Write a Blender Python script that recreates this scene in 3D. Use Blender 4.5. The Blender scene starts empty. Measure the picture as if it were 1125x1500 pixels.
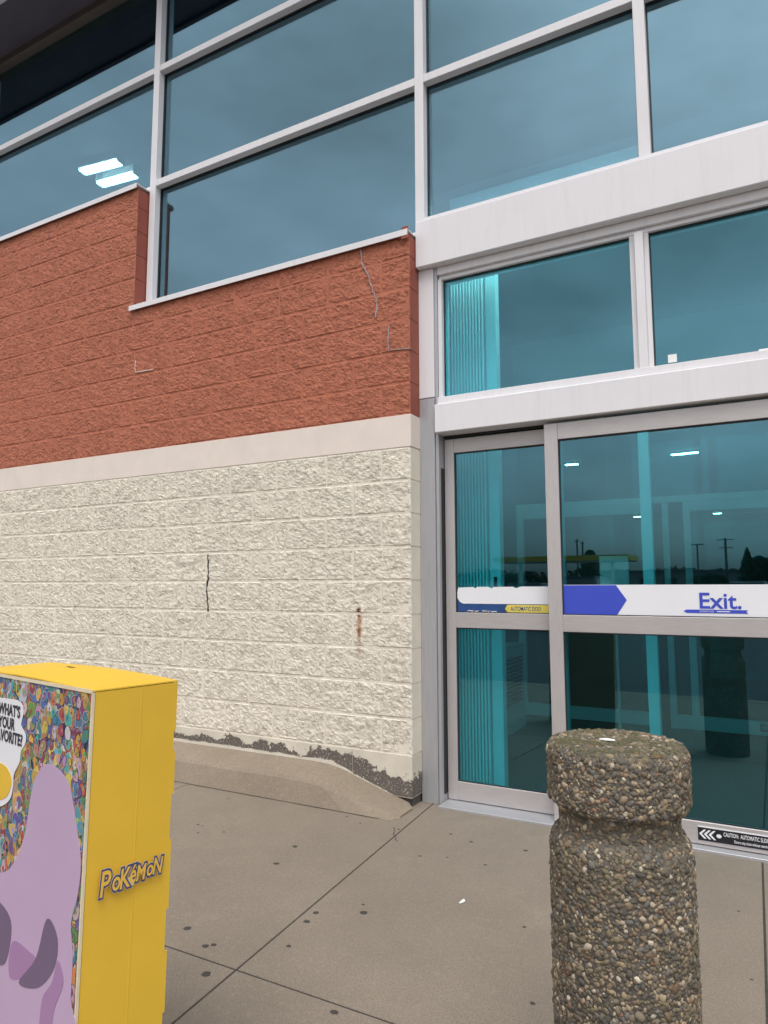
import bpy, bmesh, math, random
import numpy as np
from mathutils import Vector, Matrix, noise
R_ = math.radians
random.seed(7); rng = np.random.default_rng(7)
scene = bpy.context.scene
C = scene.collection

# ------------------------------------------------------------------ camera (solved from vanishing points)
FPX, YAW, PITCH, ROLL = 1010.2, -0.50176, 0.10755, -0.00164
CAM = Vector((1.8475, -3.7134, 1.27))
Fv = Vector((math.sin(YAW)*math.cos(PITCH), math.cos(YAW)*math.cos(PITCH), math.sin(PITCH)))
r0 = Fv.cross(Vector((0, 0, 1))).normalized(); u0 = r0.cross(Fv)
Rv = math.cos(ROLL)*r0 + math.sin(ROLL)*u0; Uv = -math.sin(ROLL)*r0 + math.cos(ROLL)*u0
cam_d = bpy.data.cameras.new('camera'); cam = bpy.data.objects.new('camera', cam_d); C.objects.link(cam)
cam_d.sensor_fit = 'VERTICAL'; cam_d.sensor_height = 36.0; cam_d.lens = FPX/1500*36.0
cam_d.clip_start = 0.05; cam_d.clip_end = 3000
M = Matrix((Rv, Uv, -Fv)).transposed().to_4x4(); M.translation = CAM
cam.matrix_world = M
scene.camera = cam
def ray(x, y): return Fv + Rv*(x-562.5)/FPX - Uv*(y-750)/FPX
def wallpt(x, y, Y=0.0):
    d = ray(x, y); return CAM + d*((Y-CAM.y)/d.y)
def groundpt(x, y, z=0.0):
    d = ray(x, y); return CAM + d*((z-CAM.z)/d.z)
def reflpt(x, y, Yr, plane=.15):
    d = ray(x, y); t = (2*plane-Yr-CAM.y)/d.y
    return Vector((CAM.x+d.x*t, Yr, CAM.z+d.z*t))

# ------------------------------------------------------------------ overcast sky, soft sun, exposure
SUN_EL, SUN_AZ = R_(64), R_(152)          # azimuth measured from +Y clockwise: light comes from in front of the store
world = bpy.data.worlds.new('World'); scene.world = world; world.use_nodes = True
nt = world.node_tree; nt.nodes.clear()
wo = nt.nodes.new('ShaderNodeOutputWorld'); bg = nt.nodes.new('ShaderNodeBackground')
sky = nt.nodes.new('ShaderNodeTexSky'); sky.sky_type = 'NISHITA'; sky.sun_disc = False
sky.sun_elevation = SUN_EL; sky.sun_rotation = SUN_AZ; sky.dust_density = 4.0; sky.air_density = 1.0
hs = nt.nodes.new('ShaderNodeHueSaturation'); hs.inputs['Saturation'].default_value = 0.22
tc = nt.nodes.new('ShaderNodeTexCoord'); ns = nt.nodes.new('ShaderNodeTexNoise')
ns.inputs['Scale'].default_value = 2.2; ns.inputs['Detail'].default_value = 5; ns.inputs['Roughness'].default_value = .55
mp = nt.nodes.new('ShaderNodeMapping'); mp.inputs['Scale'].default_value = (1, 1, 2.5)
cr = nt.nodes.new('ShaderNodeMapRange'); cr.inputs[1].default_value = .3; cr.inputs[2].default_value = .7
cr.inputs[3].default_value = .68; cr.inputs[4].default_value = 1.25
mul = nt.nodes.new('ShaderNodeVectorMath'); mul.operation = 'SCALE'
L = nt.links.new
L(tc.outputs['Generated'], mp.inputs[0]); L(mp.outputs[0], ns.inputs['Vector']); L(ns.outputs['Fac'], cr.inputs[0])
L(sky.outputs[0], hs.inputs['Color']); L(hs.outputs[0], mul.inputs[0]); L(cr.outputs[0], mul.inputs['Scale'])
L(mul.outputs[0], bg.inputs[0]); bg.inputs[1].default_value = 0.15
L(bg.outputs[0], wo.inputs[0])
sd = bpy.data.lights.new('sun', 'SUN'); sd.energy = 0.7; sd.angle = R_(30); sd.color = (1, .97, .93)
sun = bpy.data.objects.new('sun', sd); C.objects.link(sun)
sdir = Vector((math.sin(SUN_AZ)*math.cos(SUN_EL), math.cos(SUN_AZ)*math.cos(SUN_EL), math.sin(SUN_EL)))
sun.rotation_euler = (-sdir).to_track_quat('-Z', 'Y').to_euler()
vs = scene.view_settings; vs.view_transform = 'Standard'; vs.look = 'None'; vs.gamma = 1; vs.use_curve_mapping = False
vs.exposure = 0.5

# ------------------------------------------------------------------ material helpers
def nodes(name):
    m = bpy.data.materials.new(name); m.use_nodes = True
    t = m.node_tree; return m, t, t.nodes['Principled BSDF']
def N(t, kind, **kw):
    n = t.nodes.new(kind)
    for k, v in kw.items():
        if k in n.inputs: n.inputs[k].default_value = v
        else: setattr(n, k, v)
    return n
def pos(t): return N(t, 'ShaderNodeNewGeometry').outputs['Position']
def objc(t): return N(t, 'ShaderNodeTexCoord').outputs['Object']
def noise_n(t, vec, scale, detail=4, rough=.6):
    n = N(t, 'ShaderNodeTexNoise', Scale=scale, Detail=detail, Roughness=rough); t.links.new(vec, n.inputs['Vector']); return n.outputs['Fac']
def ramp(t, fac, a, b, ca, cb):
    r = N(t, 'ShaderNodeValToRGB'); t.links.new(fac, r.inputs[0])
    r.color_ramp.elements[0].position = a; r.color_ramp.elements[1].position = b
    r.color_ramp.elements[0].color = (*ca, 1); r.color_ramp.elements[1].color = (*cb, 1); return r.outputs[0]
def mrange(t, v, a, b, c=0., d=1.):
    n = N(t, 'ShaderNodeMapRange'); t.links.new(v, n.inputs[0])
    for i, q in enumerate((a, b, c, d)): n.inputs[i+1].default_value = q
    return n.outputs[0]
def mixc(t, fac, a, b):
    n = N(t, 'ShaderNodeMix', data_type='RGBA')
    if isinstance(fac, (int, float)): n.inputs[0].default_value = fac
    else: t.links.new(fac, n.inputs[0])
    for i, q in ((6, a), (7, b)):
        if isinstance(q, tuple): n.inputs[i].default_value = (*q, 1)
        else: t.links.new(q, n.inputs[i])
    return n.outputs[2]
def math_n(t, op, a, b=None):
    n = N(t, 'ShaderNodeMath', operation=op)
    for i, q in ((0, a), (1, b)):
        if q is None: continue
        if isinstance(q, (int, float)): n.inputs[i].default_value = q
        else: t.links.new(q, n.inputs[i])
    return n.outputs[0]
def bump(t, b, h, strength=.4, dist=.005):
    n = N(t, 'ShaderNodeBump', Strength=strength, Distance=dist); t.links.new(h, n.inputs['Height']); t.links.new(n.outputs[0], b.inputs['Normal'])
def sepxyz(t, v):
    n = N(t, 'ShaderNodeSeparateXYZ'); t.links.new(v, n.inputs[0]); return n.outputs
def plain(name, col, rough=.5, var=.12, scale=6, metallic=0., bumps=0., spec=.5):
    m, t, b = nodes(name)
    p = pos(t)
    f = noise_n(t, p, scale, 5)
    c2 = tuple(min(1, c*(1+var)) for c in col); c1 = tuple(c*(1-var) for c in col)
    t.links.new(ramp(t, f, .3, .7, c1, c2), b.inputs['Base Color'])
    b.inputs['Roughness'].default_value = rough; b.inputs['Metallic'].default_value = metallic
    b.inputs['Specular IOR Level'].default_value = spec
    if bumps: bump(t, b, noise_n(t, p, 120, 3), bumps, .002)
    return m
def masonry(name, col, dirt_shade, stain=None, rust=False, dk=.8):
    m, t, b = nodes(name); p = pos(t)
    big = noise_n(t, p, 1.7, 4); med = noise_n(t, p, 14, 5, .65); fine = noise_n(t, p, 55, 6, .72)
    c = ramp(t, big, .3, .7, tuple(q*.93 for q in col), tuple(min(1, q*1.06) for q in col))
    if stain: c = mixc(t, mrange(t, med, .55, .78, 0, .55), c, stain)
    mpn = N(t, 'ShaderNodeMapping'); mpn.inputs['Rotation'].default_value = (0, .6, 0); mpn.inputs['Scale'].default_value = (.8, 1, 1.7); t.links.new(p, mpn.inputs[0])
    cv = math_n(t, 'ABSOLUTE', math_n(t, 'SUBTRACT', noise_n(t, mpn.outputs[0], 42, 5, .7), .5))
    crev = math_n(t, 'MULTIPLY', mrange(t, cv, .003, .026, 1, 0), mrange(t, noise_n(t, p, 24, 3), .46, .56, 0, 1))
    c = mixc(t, mrange(t, fine, .38, .26, 0, .3), c, dirt_shade)  # low spots of the bump darkened: dirt and pit shade in one colour
    c = mixc(t, math_n(t, 'MULTIPLY', crev, dk), c, dirt_shade)  # crevice lines darkened too, for dirt and the shade inside them
    if rust:
        x, y, z = sepxyz(t, p)
        w = noise_n(t, p, 25, 4)
        dx = math_n(t, 'ABSOLUTE', math_n(t, 'ADD', math_n(t, 'ADD', x, .362), math_n(t, 'MULTIPLY', math_n(t, 'SUBTRACT', w, .5), .05)))
        inx = mrange(t, dx, .004, .022, 1, 0)
        inz = math_n(t, 'MULTIPLY', mrange(t, z, .78, 1.0, 0, 1), mrange(t, z, 1.13, 1.15, 1, 0))
        k = math_n(t, 'MULTIPLY', math_n(t, 'MULTIPLY', inx, inz), mrange(t, noise_n(t, p, 60, 4), .3, .55, .25, 1))
        c = mixc(t, k, c, (.33, .14, .045))
        k2 = math_n(t, 'MULTIPLY', mrange(t, dx, .004, .016, 1, 0), math_n(t, 'MULTIPLY', mrange(t, z, 1.085, 1.11, 0, 1), mrange(t, z, 1.13, 1.145, 1, 0)))
        c = mixc(t, k2, c, (.10, .035, .015))
    t.links.new(c, b.inputs['Base Color']); b.inputs['Roughness'].default_value = .75
    b.inputs['Specular IOR Level'].default_value = .3
    h = math_n(t, 'ADD', math_n(t, 'MULTIPLY', noise_n(t, p, 55, 6, .72), 1.0), math_n(t, 'MULTIPLY', noise_n(t, p, 170, 4, .7), .4))
    h = math_n(t, 'SUBTRACT', h, math_n(t, 'MULTIPLY', crev, .35))
    bump(t, b, h, .7, .008)
    return m
CREAM, RED = (.75, .69, .585), (.44, .150, .088)
m_cream = masonry('cream_split_paint', CREAM, (.30, .26, .20), (.68, .58, .45), rust=True)
m_red = masonry('red_split_paint', RED, (.15, .052, .04), (.46, .17, .08), dk=.75)
m_cream_s = plain('cream_smooth_paint', CREAM, .65, .05, 8, bumps=.25, spec=.3)
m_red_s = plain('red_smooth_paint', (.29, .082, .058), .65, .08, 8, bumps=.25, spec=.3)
m_band = plain('band_paint', (.76, .67, .60), .6, .05, 5, bumps=.2, spec=.3)
def peel_mat():
    m, t, b = nodes('peeling_base_paint'); p = pos(t); x, y, z = sepxyz(t, p)
    prof = mrange(t, x, -.56, -.06, .185, .015)
    h = math_n(t, 'SUBTRACT', z, prof)
    lim = math_n(t, 'ADD', .062, mrange(t, x, -.75, -.1, 0, .075))
    n1 = math_n(t, 'MULTIPLY', math_n(t, 'SUBTRACT', noise_n(t, p, 7, 6, .72), .5), .30)
    k = mrange(t, math_n(t, 'SUBTRACT', math_n(t, 'ADD', h, n1), lim), -.003, .003, 1, 0)
    k = math_n(t, 'MULTIPLY', k, mrange(t, noise_n(t, p, 120, 3), .33, .40, 0, 1))
    low = mrange(t, math_n(t, 'ADD', h, math_n(t, 'MULTIPLY', n1, .15)), .012, .02, 0, 1)     # a rim of paint left just over the kerb
    k = math_n(t, 'MULTIPLY', k, low)
    tar = ramp(t, noise_n(t, p, 90, 4), .3, .7, (.085, .072, .062), (.17, .145, .125))
    c = mixc(t, k, ramp(t, noise_n(t, p, 6, 4), .3, .7, (.58, .53, .44), (.70, .64, .54)), tar)
    t.links.new(c, b.inputs['Base Color']); b.inputs['Roughness'].default_value = .8
    bump(t, b, math_n(t, 'ADD', math_n(t, 'MULTIPLY', k, -.8), math_n(t, 'MULTIPLY', noise_n(t, p, 130, 4), .5)), .6, .004)
    return m
m_peel = peel_mat()
m_mortar_c = plain('cream_painted_mortar', (.74, .68, .58), .75, .06, 20, bumps=.4, spec=.3)
m_mortar_r = plain('red_painted_mortar', (.435, .148, .088), .75, .08, 20, bumps=.4, spec=.3)
m_found = plain('foundation_concrete', (.09, .08, .07), .9, .3, 40, bumps=.6)
def white_mat():
    m, t, b = nodes('white_painted_metal'); p = pos(t)
    mpn = N(t, 'ShaderNodeMapping'); mpn.inputs['Scale'].default_value = (9, 9, .7); t.links.new(p, mpn.inputs[0])
    c = mixc(t, mrange(t, noise_n(t, mpn.outputs[0], 3, 5, .65), .50, .78, 0, .30), (.76, .74, .76), (.56, .53, .51))
    c = mixc(t, mrange(t, noise_n(t, p, 2.2, 4), .5, .75, 0, .25), c, (.64, .61, .60))
    t.links.new(c, b.inputs['Base Color']); b.inputs['Roughness'].default_value = .42
    return m
m_white = white_mat()
m_alu = None
def alu_mat(name, col, streak):
    m, t, b = nodes(name); p = pos(t)
    mpn = N(t, 'ShaderNodeMapping'); mpn.inputs['Scale'].default_value = streak; t.links.new(p, mpn.inputs[0])
    f = noise_n(t, mpn.outputs[0], 9, 5, .65); g = noise_n(t, p, 2.5, 4)
    c = ramp(t, f, .3, .75, tuple(q*.9 for q in col), tuple(q*1.06 for q in col))
    c = mixc(t, mrange(t, g, .5, .75, 0, .25), c, tuple(q*.72 for q in col))
    t.links.new(c, b.inputs['Base Color']); b.inputs['Metallic'].default_value = .35; b.inputs['Roughness'].default_value = .42
    return m
m_alu = alu_mat('anodised_aluminium', (.52, .485, .475), (1, 1, 14))
m_alu_v = alu_mat('anodised_aluminium_upright', (.54, .505, .50), (14, 14, 1))
m_jamb = alu_mat('grey_jamb_metal', (.44, .44, .46), (10, 10, .6))
m_dark = plain('dark_gasket', (.018, .018, .02), .6, .2)
m_soffit = plain('dark_soffit_metal', (.10, .088, .115), .5, .1)
m_trim = plain('brown_soffit_trim', (.13, .105, .09), .5, .1)
def glass_mat(name, tint, refl, ior):
    m = bpy.data.materials.new(name); m.use_nodes = True; t = m.node_tree; t.nodes.clear()
    o = N(t, 'ShaderNodeOutputMaterial'); mx = N(t, 'ShaderNodeMixShader')
    tr = N(t, 'ShaderNodeBsdfTransparent', Color=(*tint, 1)); gl = N(t, 'ShaderNodeBsdfGlossy', Color=(*refl, 1), Roughness=0.0)
    g = N(t, 'ShaderNodeNewGeometry'); dt = N(t, 'ShaderNodeVectorMath', operation='DOT_PRODUCT')      # Schlick, the same from both sides
    t.links.new(g.outputs['Incoming'], dt.inputs[0]); t.links.new(g.outputs['Normal'], dt.inputs[1])
    k = math_n(t, 'POWER', math_n(t, 'SUBTRACT', 1.0, math_n(t, 'ABSOLUTE', dt.outputs['Value'])), 5.0)
    t.links.new(mrange(t, k, 0, 1, ior, 1.0), mx.inputs[0]); t.links.new(tr.outputs[0], mx.inputs[1]); t.links.new(gl.outputs[0], mx.inputs[2]); t.links.new(mx.outputs[0], o.inputs[0])
    return m
m_glass = glass_mat('teal_solar_glass', (.42, .88, .93), (.48, .77, .90), .14)
m_glass_up = glass_mat('blue_solar_glass', (.36, .52, .57), (.50, .79, .93), .30)
m_glass_in = glass_mat('clear_inner_glass', (.92, .97, .97), (.9, .95, 1), .03)
def concrete(name, col, speck=True):
    m, t, b = nodes(name); p = pos(t)
    f = noise_n(t, p, 1.6, 6, .65); g = noise_n(t, p, 150, 3, .6); s = noise_n(t, p, 8, 6, .7)
    c = ramp(t, f, .3, .72, tuple(q*.84 for q in col), tuple(q*1.12 for q in col))
    c = mixc(t, mrange(t, g, .42, .66, 0, .6), c, tuple(q*.55 for q in col))
    c = mixc(t, mrange(t, noise_n(t, p, 45, 4, .7), .52, .7, 0, .35), c, tuple(min(1, q*1.35) for q in col))
    c = mixc(t, mrange(t, s, .58, .75, 0, .35), c, tuple(q*.7 for q in col))
    c = mixc(t, mrange(t, noise_n(t, p, .9, 5, .6), .42, .68, 0, .32), c, tuple(q*.68 for q in col))
    c = mixc(t, mrange(t, noise_n(t, p, 3.7, 5, .6), .58, .72, 0, .25), c, tuple(min(1, q*1.3) for q in col))
    v = N(t, 'ShaderNodeTexVoronoi', Scale=38.0); t.links.new(p, v.inputs['Vector'])
    c = mixc(t, mrange(t, v.outputs['Distance'], .05, .09, .30 if speck else 0, 0), c, tuple(min(1, q*1.7) for q in col))
    t.links.new(c, b.inputs['Base Color']); b.inputs['Roughness'].default_value = .85; b.inputs['Specular IOR Level'].default_value = .25
    bump(t, b, math_n(t, 'ADD', g, math_n(t, 'MULTIPLY', s, .6)), .35, .003)
    return m
m_slab = concrete('pavement_concrete', (.255, .213, .170))
m_kerb = concrete('kerb_concrete', (.285, .232, .175), False)
m_joint = plain('joint_dirt', (.05, .042, .035), .95, .3, 40)
m_asphalt = plain('asphalt', (.05, .05, .052), .9, .25, 30, bumps=.5)
m_gum = plain('trodden_gum', (.05, .043, .038), .7, .3, 60)
m_paper = plain('white_paper', (.8, .8, .78), .7, .05)

# ------------------------------------------------------------------ object helpers
def thing(name, label, cat, loc=(0, 0, 0), group=None):
    o = bpy.data.objects.new(name, None); C.objects.link(o); o.location = loc
    o.empty_display_size = .2; o['label'] = label; o['category'] = cat
    if group: o['group'] = group
    return o
def tag(o, label, cat, group=None):
    o['label'] = label; o['category'] = cat
    if group: o['group'] = group
    return o
def root_loc(o):
    v = Vector((0, 0, 0))
    while o is not None: v = v + o.location; o = o.parent
    return v
def link(name, me, mat, parent=None, loc=(0, 0, 0), smooth=False):
    o = bpy.data.objects.new(name, me); C.objects.link(o); o.location = loc
    if parent: o.parent = parent
    if mat and not me.materials: me.materials.append(mat)
    if smooth: me.polygons.foreach_set('use_smooth', [True]*len(me.polygons))
    return o
def from_bm(name, bm, mat, parent=None, smooth=False):
    """mesh given in world metres; becomes local to the parent chain"""
    v = root_loc(parent)
    if v.length: bmesh.ops.translate(bm, verts=bm.verts, vec=-v)
    bmesh.ops.recalc_face_normals(bm, faces=bm.faces)
    me = bpy.data.meshes.new(name); bm.to_mesh(me); bm.free()
    return link(name, me, mat, parent, smooth=smooth)
def box_bm(x0, x1, y0, y1, z0, z1, bev=.002, bm=None):
    own = bmesh.new()
    r = bmesh.ops.create_cube(own, size=1)
    for v in own.verts: v.co = Vector(((x0+x1)/2+v.co.x*(x1-x0), (y0+y1)/2+v.co.y*(y1-y0), (z0+z1)/2+v.co.z*(z1-z0)))
    if bev: bmesh.ops.bevel(own, geom=list(own.edges), offset=min(bev, .3*min(x1-x0, y1-y0, z1-z0)), segments=1, affect='EDGES')
    if bm is None: return own
    me = bpy.data.meshes.new('tmp'); own.to_mesh(me); own.free(); bm.from_mesh(me); bpy.data.meshes.remove(me); return bm
def bx(name, x0, x1, y0, y1, z0, z1, mat, parent=None, bev=.002):
    return from_bm(name, box_bm(x0, x1, y0, y1, z0, z1, bev), mat, parent)
def poly_bm(pts, depth_vec):
    bm = bmesh.new(); a = [bm.verts.new(p) for p in pts]; b = [bm.verts.new(Vector(p)+Vector(depth_vec)) for p in pts]
    bm.faces.new(a); bm.faces.new(b[::-1])
    for i in range(len(a)): bm.faces.new((a[i], b[i], b[(i+1) % len(a)], a[(i+1) % len(a)]))
    return bm
def lathe_bm(prof, cx, cy, n=48):
    bm = bmesh.new(); rings = []
    for r, z in prof:
        rings.append([bm.verts.new((cx+r*math.cos(2*math.pi*i/n), cy+r*math.sin(2*math.pi*i/n), z)) for i in range(n)])
    for a, b in zip(rings, rings[1:]):
        for i in range(n): bm.faces.new((a[i], a[(i+1) % n], b[(i+1) % n], b[i]))
    bm.faces.new(rings[0][::-1]); bm.faces.new(rings[-1]); return bm
def text_mesh(txt, size, mat, name, parent, origin, ex, ey, align='LEFT', offset=0., lift=.001, shear=0., spacing=1., xs=1.):
    """flat lettering: origin, ex (reading direction) and ey (up) in world metres"""
    cu = bpy.data.curves.new('t', 'FONT'); cu.body = txt; cu.size = size; cu.align_x = align; cu.offset = offset; cu.shear = shear
    cu.space_character = spacing; cu.resolution_u = 3; cu.extrude = .0001
    o = bpy.data.objects.new('t', cu); C.objects.link(o)
    me = bpy.data.meshes.new_from_object(o.evaluated_get(bpy.context.evaluated_depsgraph_get()))
    bpy.data.objects.remove(o); bpy.data.curves.remove(cu)
    ex = Vector(ex).normalized(); ey = Vector(ey).normalized(); ez = ex.cross(ey)
    rl = root_loc(parent)
    for v in me.vertices: v.co = Vector(origin) + ex*v.co.x*xs + ey*v.co.y + ez*(v.co.z+lift) - rl
    me.materials.clear(); me.name = name
    return link(name, me, mat, parent)
def copy_tree(o, parent=None):
    c = o.copy(); C.objects.link(c); c.parent = parent
    for ch in list(o.children): copy_tree(ch, c)
    return c

# ------------------------------------------------------------------ ground, pavement
bm = bmesh.new(); bmesh.ops.create_grid(bm, x_segments=8, y_segments=8, size=400)
bmesh.ops.translate(bm, verts=bm.verts, vec=(0, -300, -.13))
ground = from_bm('ground', bm, m_asphalt); ground['kind'] = 'structure'
pav = bx('pavement', -9, 12, -4.72, .28, -.30, -.0025, m_joint); pav['kind'] = 'structure'
xs_top = [-7.9, -6.3, -4.7, -3.1, -1.50, .085, 1.772, 3.35, 4.95, 6.55, 8.15]
def jx(i, Y):                                   # the joints run almost square to the wall
    sl = {5: -.085, 6: -.012}.get(i, -.04); return xs_top[i] + sl*(Y+.05)
rows = [(.27, -1.803), (-1.803, -3.55), (-3.55, -4.70)]
slabs = {}
for ri, (ya, yb) in enumerate(rows):
    for i in range(len(xs_top)-1):
        g = .004
        q = [(jx(i, ya)+g, ya-g), (jx(i+1, ya)-g, ya-g), (jx(i+1, yb)-g, yb+g), (jx(i, yb)+g, yb+g)]
        bm = bmesh.new(); lo = [bm.verts.new((a, b, -.08)) for a, b in q]; hi = [bm.verts.new((a, b, 0)) for a, b in q]
        bm.faces.new(hi[::-1]); bm.faces.new(lo)
        for k in range(4): bm.faces.new((lo[k], lo[(k+1) % 4], hi[(k+1) % 4], hi[k]))
        bmesh.ops.bevel(bm, geom=[e for e in bm.edges if all(v.co.z > -.01 for v in e.verts)], offset=.0015, segments=1, affect='EDGES')
        slabs[ri, i] = from_bm('slab', bm, m_slab, pav)
bm = bmesh.new()                               # fine crack by the jamb
def ribbon(bm, pts, w, nrm=(0, 0, 1)):
    nrm = Vector(nrm); vs_ = []
    for i, p in enumerate(pts):
        p = Vector(p); d = (Vector(pts[min(i+1, len(pts)-1)])-Vector(pts[max(i-1, 0)])).normalized(); s = d.cross(nrm)*(w/2*random.uniform(.5, 1.2))
        vs_.append((bm.verts.new(p-s), bm.verts.new(p+s)))
    for a, b in zip(vs_, vs_[1:]): bm.faces.new((a[0], a[1], b[1], b[0]))
ck = [groundpt(x, y)+Vector((0, 0, .002)) for x, y in ((577, 1212), (578, 1218), (576, 1222), (580, 1226), (579, 1230), (583, 1233))]
ribbon(bm, ck, .006); from_bm('crack', bm, m_joint, pav)
gum = [(297, 1210), (405, 1265), (432, 1240), (463, 1337), (533, 1337), (532, 1325), (449, 1350), (274, 1360), (301, 1386), (302, 1427), (490, 1483),
       (711, 1267), (615, 1254), (690, 1233), (423, 1386), (660, 1222), (528, 1206), (508, 1196), (290, 1220), (334, 1170), (410, 1173), (313, 1384), (584, 1215),
       (290, 1208), (298, 1145), (1101, 1435), (768, 1358), (655, 1256), (770, 1246), (1082, 1335), (780, 1470), (432, 1241), (328, 1219)]
big = {(463, 1337), (533, 1337), (302, 1427), (490, 1483), (449, 1350), (301, 1386), (274, 1360), (405, 1265), (432, 1240)}
for g in gum:
    c = groundpt(*g); r = random.uniform(.011, .015) if g in big else random.uniform(.005, .010)
    bm = bmesh.new(); k = 11
    ring = [bm.verts.new((c.x+r*random.uniform(.8, 1.15)*math.cos(6.283*i/k)*1.15, c.y+r*random.uniform(.8, 1.15)*math.sin(6.283*i/k), .0008)) for i in range(k)]
    top = bm.verts.new((c.x, c.y, .0028))
    for i in range(k): bm.faces.new((ring[i], ring[(i+1) % k], top))
    from_bm('gum_spot', bm, m_gum, pav)
p = groundpt(677, 1322); bm = bmesh.new()
a = [bm.verts.new(p+Vector(q)) for q in ((-.008, -.016, .001), (.004, -.018, .004), (.010, .010, .002), (.0, .020, .006), (-.007, .008, .003))]
bm.faces.new(a); r = bmesh.ops.extrude_face_region(bm, geom=list(bm.faces)); bmesh.ops.translate(bm, verts=[v for v in r['geom'] if isinstance(v, bmesh.types.BMVert)], vec=(0, 0, .0015))
tag(from_bm('paper_scrap', bm, m_paper), 'tiny torn white paper scrap lying on the concrete pavement', 'litter')

# ------------------------------------------------------------------ kerb along the wall, ramped down at the door end
bm = bmesh.new(); secs = []
for X, zb, zf in ((-8.0, .185, .125), (-4.2, .185, .125), (-1.52, .185, .125), (-1.50, .185, .125), (-.72, .187, .127), (-.58, .182, .122), (-.48, .164, .108), (-.30, .108, .070), (-.14, .058, .036), (-.03, .026, .014), (.018, .012, .005)):
    e = .045 if X > -.01 else 0
    secs.append([bm.verts.new((X, y, z)) for y, z in ((.0-e, -.05), (.0-e, zb), (-.10, zb*.55+zf*.45+.004), (-.205+e*.3, zf+.006), (-.219+e*.5, zf*.93), (-.262+e, .0), (-.262+e, -.05))])
for a, b in zip(secs, secs[1:]):
    for i in range(len(a)-1): bm.faces.new((a[i], a[i+1], b[i+1], b[i]))
bm.faces.new(secs[0]); bm.faces.new(secs[-1][::-1])
kerb = from_bm('kerb', bm, m_kerb, smooth=False); kerb['kind'] = 'structure'
bm = bmesh.new(); ribbon(bm, [(-8+i*.1, -.2655+random.uniform(-.002, .002), .0016) for i in range(80)]+[(.01, -.225, .0016)], .011)
for v in bm.verts: v.co.z = .0016
from_bm('joint_line', bm, m_joint, kerb)

# ------------------------------------------------------------------ store building
B = thing('store_building', 'store front of split-faced red and cream block with tall teal windows', 'building', (0, .15, 0))
CH = .2032; XL = -6.9; JW = .006
def rough_block(w, h, seed, depth, end):
    """split-face block: local x -w..0, z 0..h, rough face towards -Y; 'end' keeps a crisp dressed right end"""
    bm = bmesh.new(); nx = max(4, round(w/.009)); nz = max(3, round(h/.009)); off = Vector((seed*3.7, seed*1.3, seed*2.1)); G = []
    tilt = random.uniform(-.004, .004); tz = random.uniform(-.003, .003)
    for i in range(nx+1):
        row = []
        for j in range(nz+1):
            x, z = -w*i/nx, h*j/nz
            e = min(-x, x+w, z, h-z); f = min(1, e/.005)
            q = Vector((x*9, 0, z*9))+off
            q.x *= .75; d = .0055+.003*noise.noise(q)+.0035*noise.noise(q*2.7)+.0038*noise.noise(q*6.1)+.0030*noise.noise(q*12)+(tilt*(2*x/w+1)+tz*(2*z/h-1))*.5
            row.append(bm.verts.new((x, -.0045-max(-.002, d)*f, z)))
        G.append(row)
    for i in range(nx):
        for j in range(nz): bm.faces.new((G[i][j], G[i+1][j], G[i+1][j+1], G[i][j+1]))
    rim = [G[i][0] for i in range(nx+1)]+[G[nx][j] for j in range(1, nz+1)]+[G[i][nz] for i in range(nx-1, -1, -1)]+[G[0][j] for j in range(nz-1, 0, -1)]
    back = [bm.verts.new((v.co.x, depth, v.co.z)) for v in rim]
    for i in range(len(rim)):
        k = (i+1) % len(rim); f = bm.faces.new((rim[i], rim[k], back[k], back[i])); f.material_index = 1
    bmesh.ops.recalc_face_normals(bm, faces=bm.faces)
    me = bpy.data.meshes.new('block'); bm.to_mesh(me); bm.free()
    return me
cache = {}
def block(part, x1, w, z0, h, mats, smooth=False, depth=.05):
    key = (round(w, 3), round(h, 3), mats[0].name, smooth, depth, random.randrange(9) if w > .15 else random.randrange(4))
    if key not in cache:
        if smooth:
            b_ = box_bm(-w, 0, -.0105, depth, 0, h, .0015); me = bpy.data.meshes.new('block'); b_.to_mesh(me); b_.free(); me.materials.append(mats[0])
        else:
            me = rough_block(w, h, len(cache)+1, depth, False); me.materials.append(mats[0]); me.materials.append(mats[1])
        cache[key] = me
    return link('block', cache[key], None, part, Vector((x1, 0, z0))-B.location)
def course(part, k, z0, h, xr, mats, smooth=False, ph=None):
    first = .5 if (k % 2 == 1) else 1.0
    if ph is not None: first = ph
    x = xr; n = 0
    while x > XL+.05:
        w = .4064*(first if n == 0 else 1)
        gap_r = 0 if n == 0 else JW/2
        block(part, x-gap_r*.6, w-JW*.3-gap_r*.6, z0+JW/2, h-JW, mats, smooth, .28 if n == 0 else .05)
        x -= w; n += 1
low = bx('lower_wall', XL, -.004, -.0066, .30, .05, 2.121, m_mortar_c, B, 0)
bnd = bx('band_course', XL, -.004, -.0092, .30, 2.121, 2.322, m_band, B, 0)
upp = from_bm('upper_wall', poly_bm([(XL, -.0066, 2.322), (-.004, -.0066, 2.322), (-.004, -.0066, 3.478), (-2.478, -.0066, 3.478), (-2.478, -.0066, 4.518), (XL, -.0066, 4.518)], (0, .3066, 0)), m_mortar_r, B)
bx('foundation', XL, -.012, .012, .30, -.1, .05, m_found, B, 0)
Z0 = 2.12-10*CH
course(low, 0, Z0-.036, CH+.036, 0, (m_peel,), True)
for k in range(1, 10): course(low, k, Z0+k*CH, CH, 0, (m_cream, m_cream_s))
JW = .0022; course(bnd, 10, Z0+10*CH, CH, 0.004, (m_band,), True); JW = .006
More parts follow.
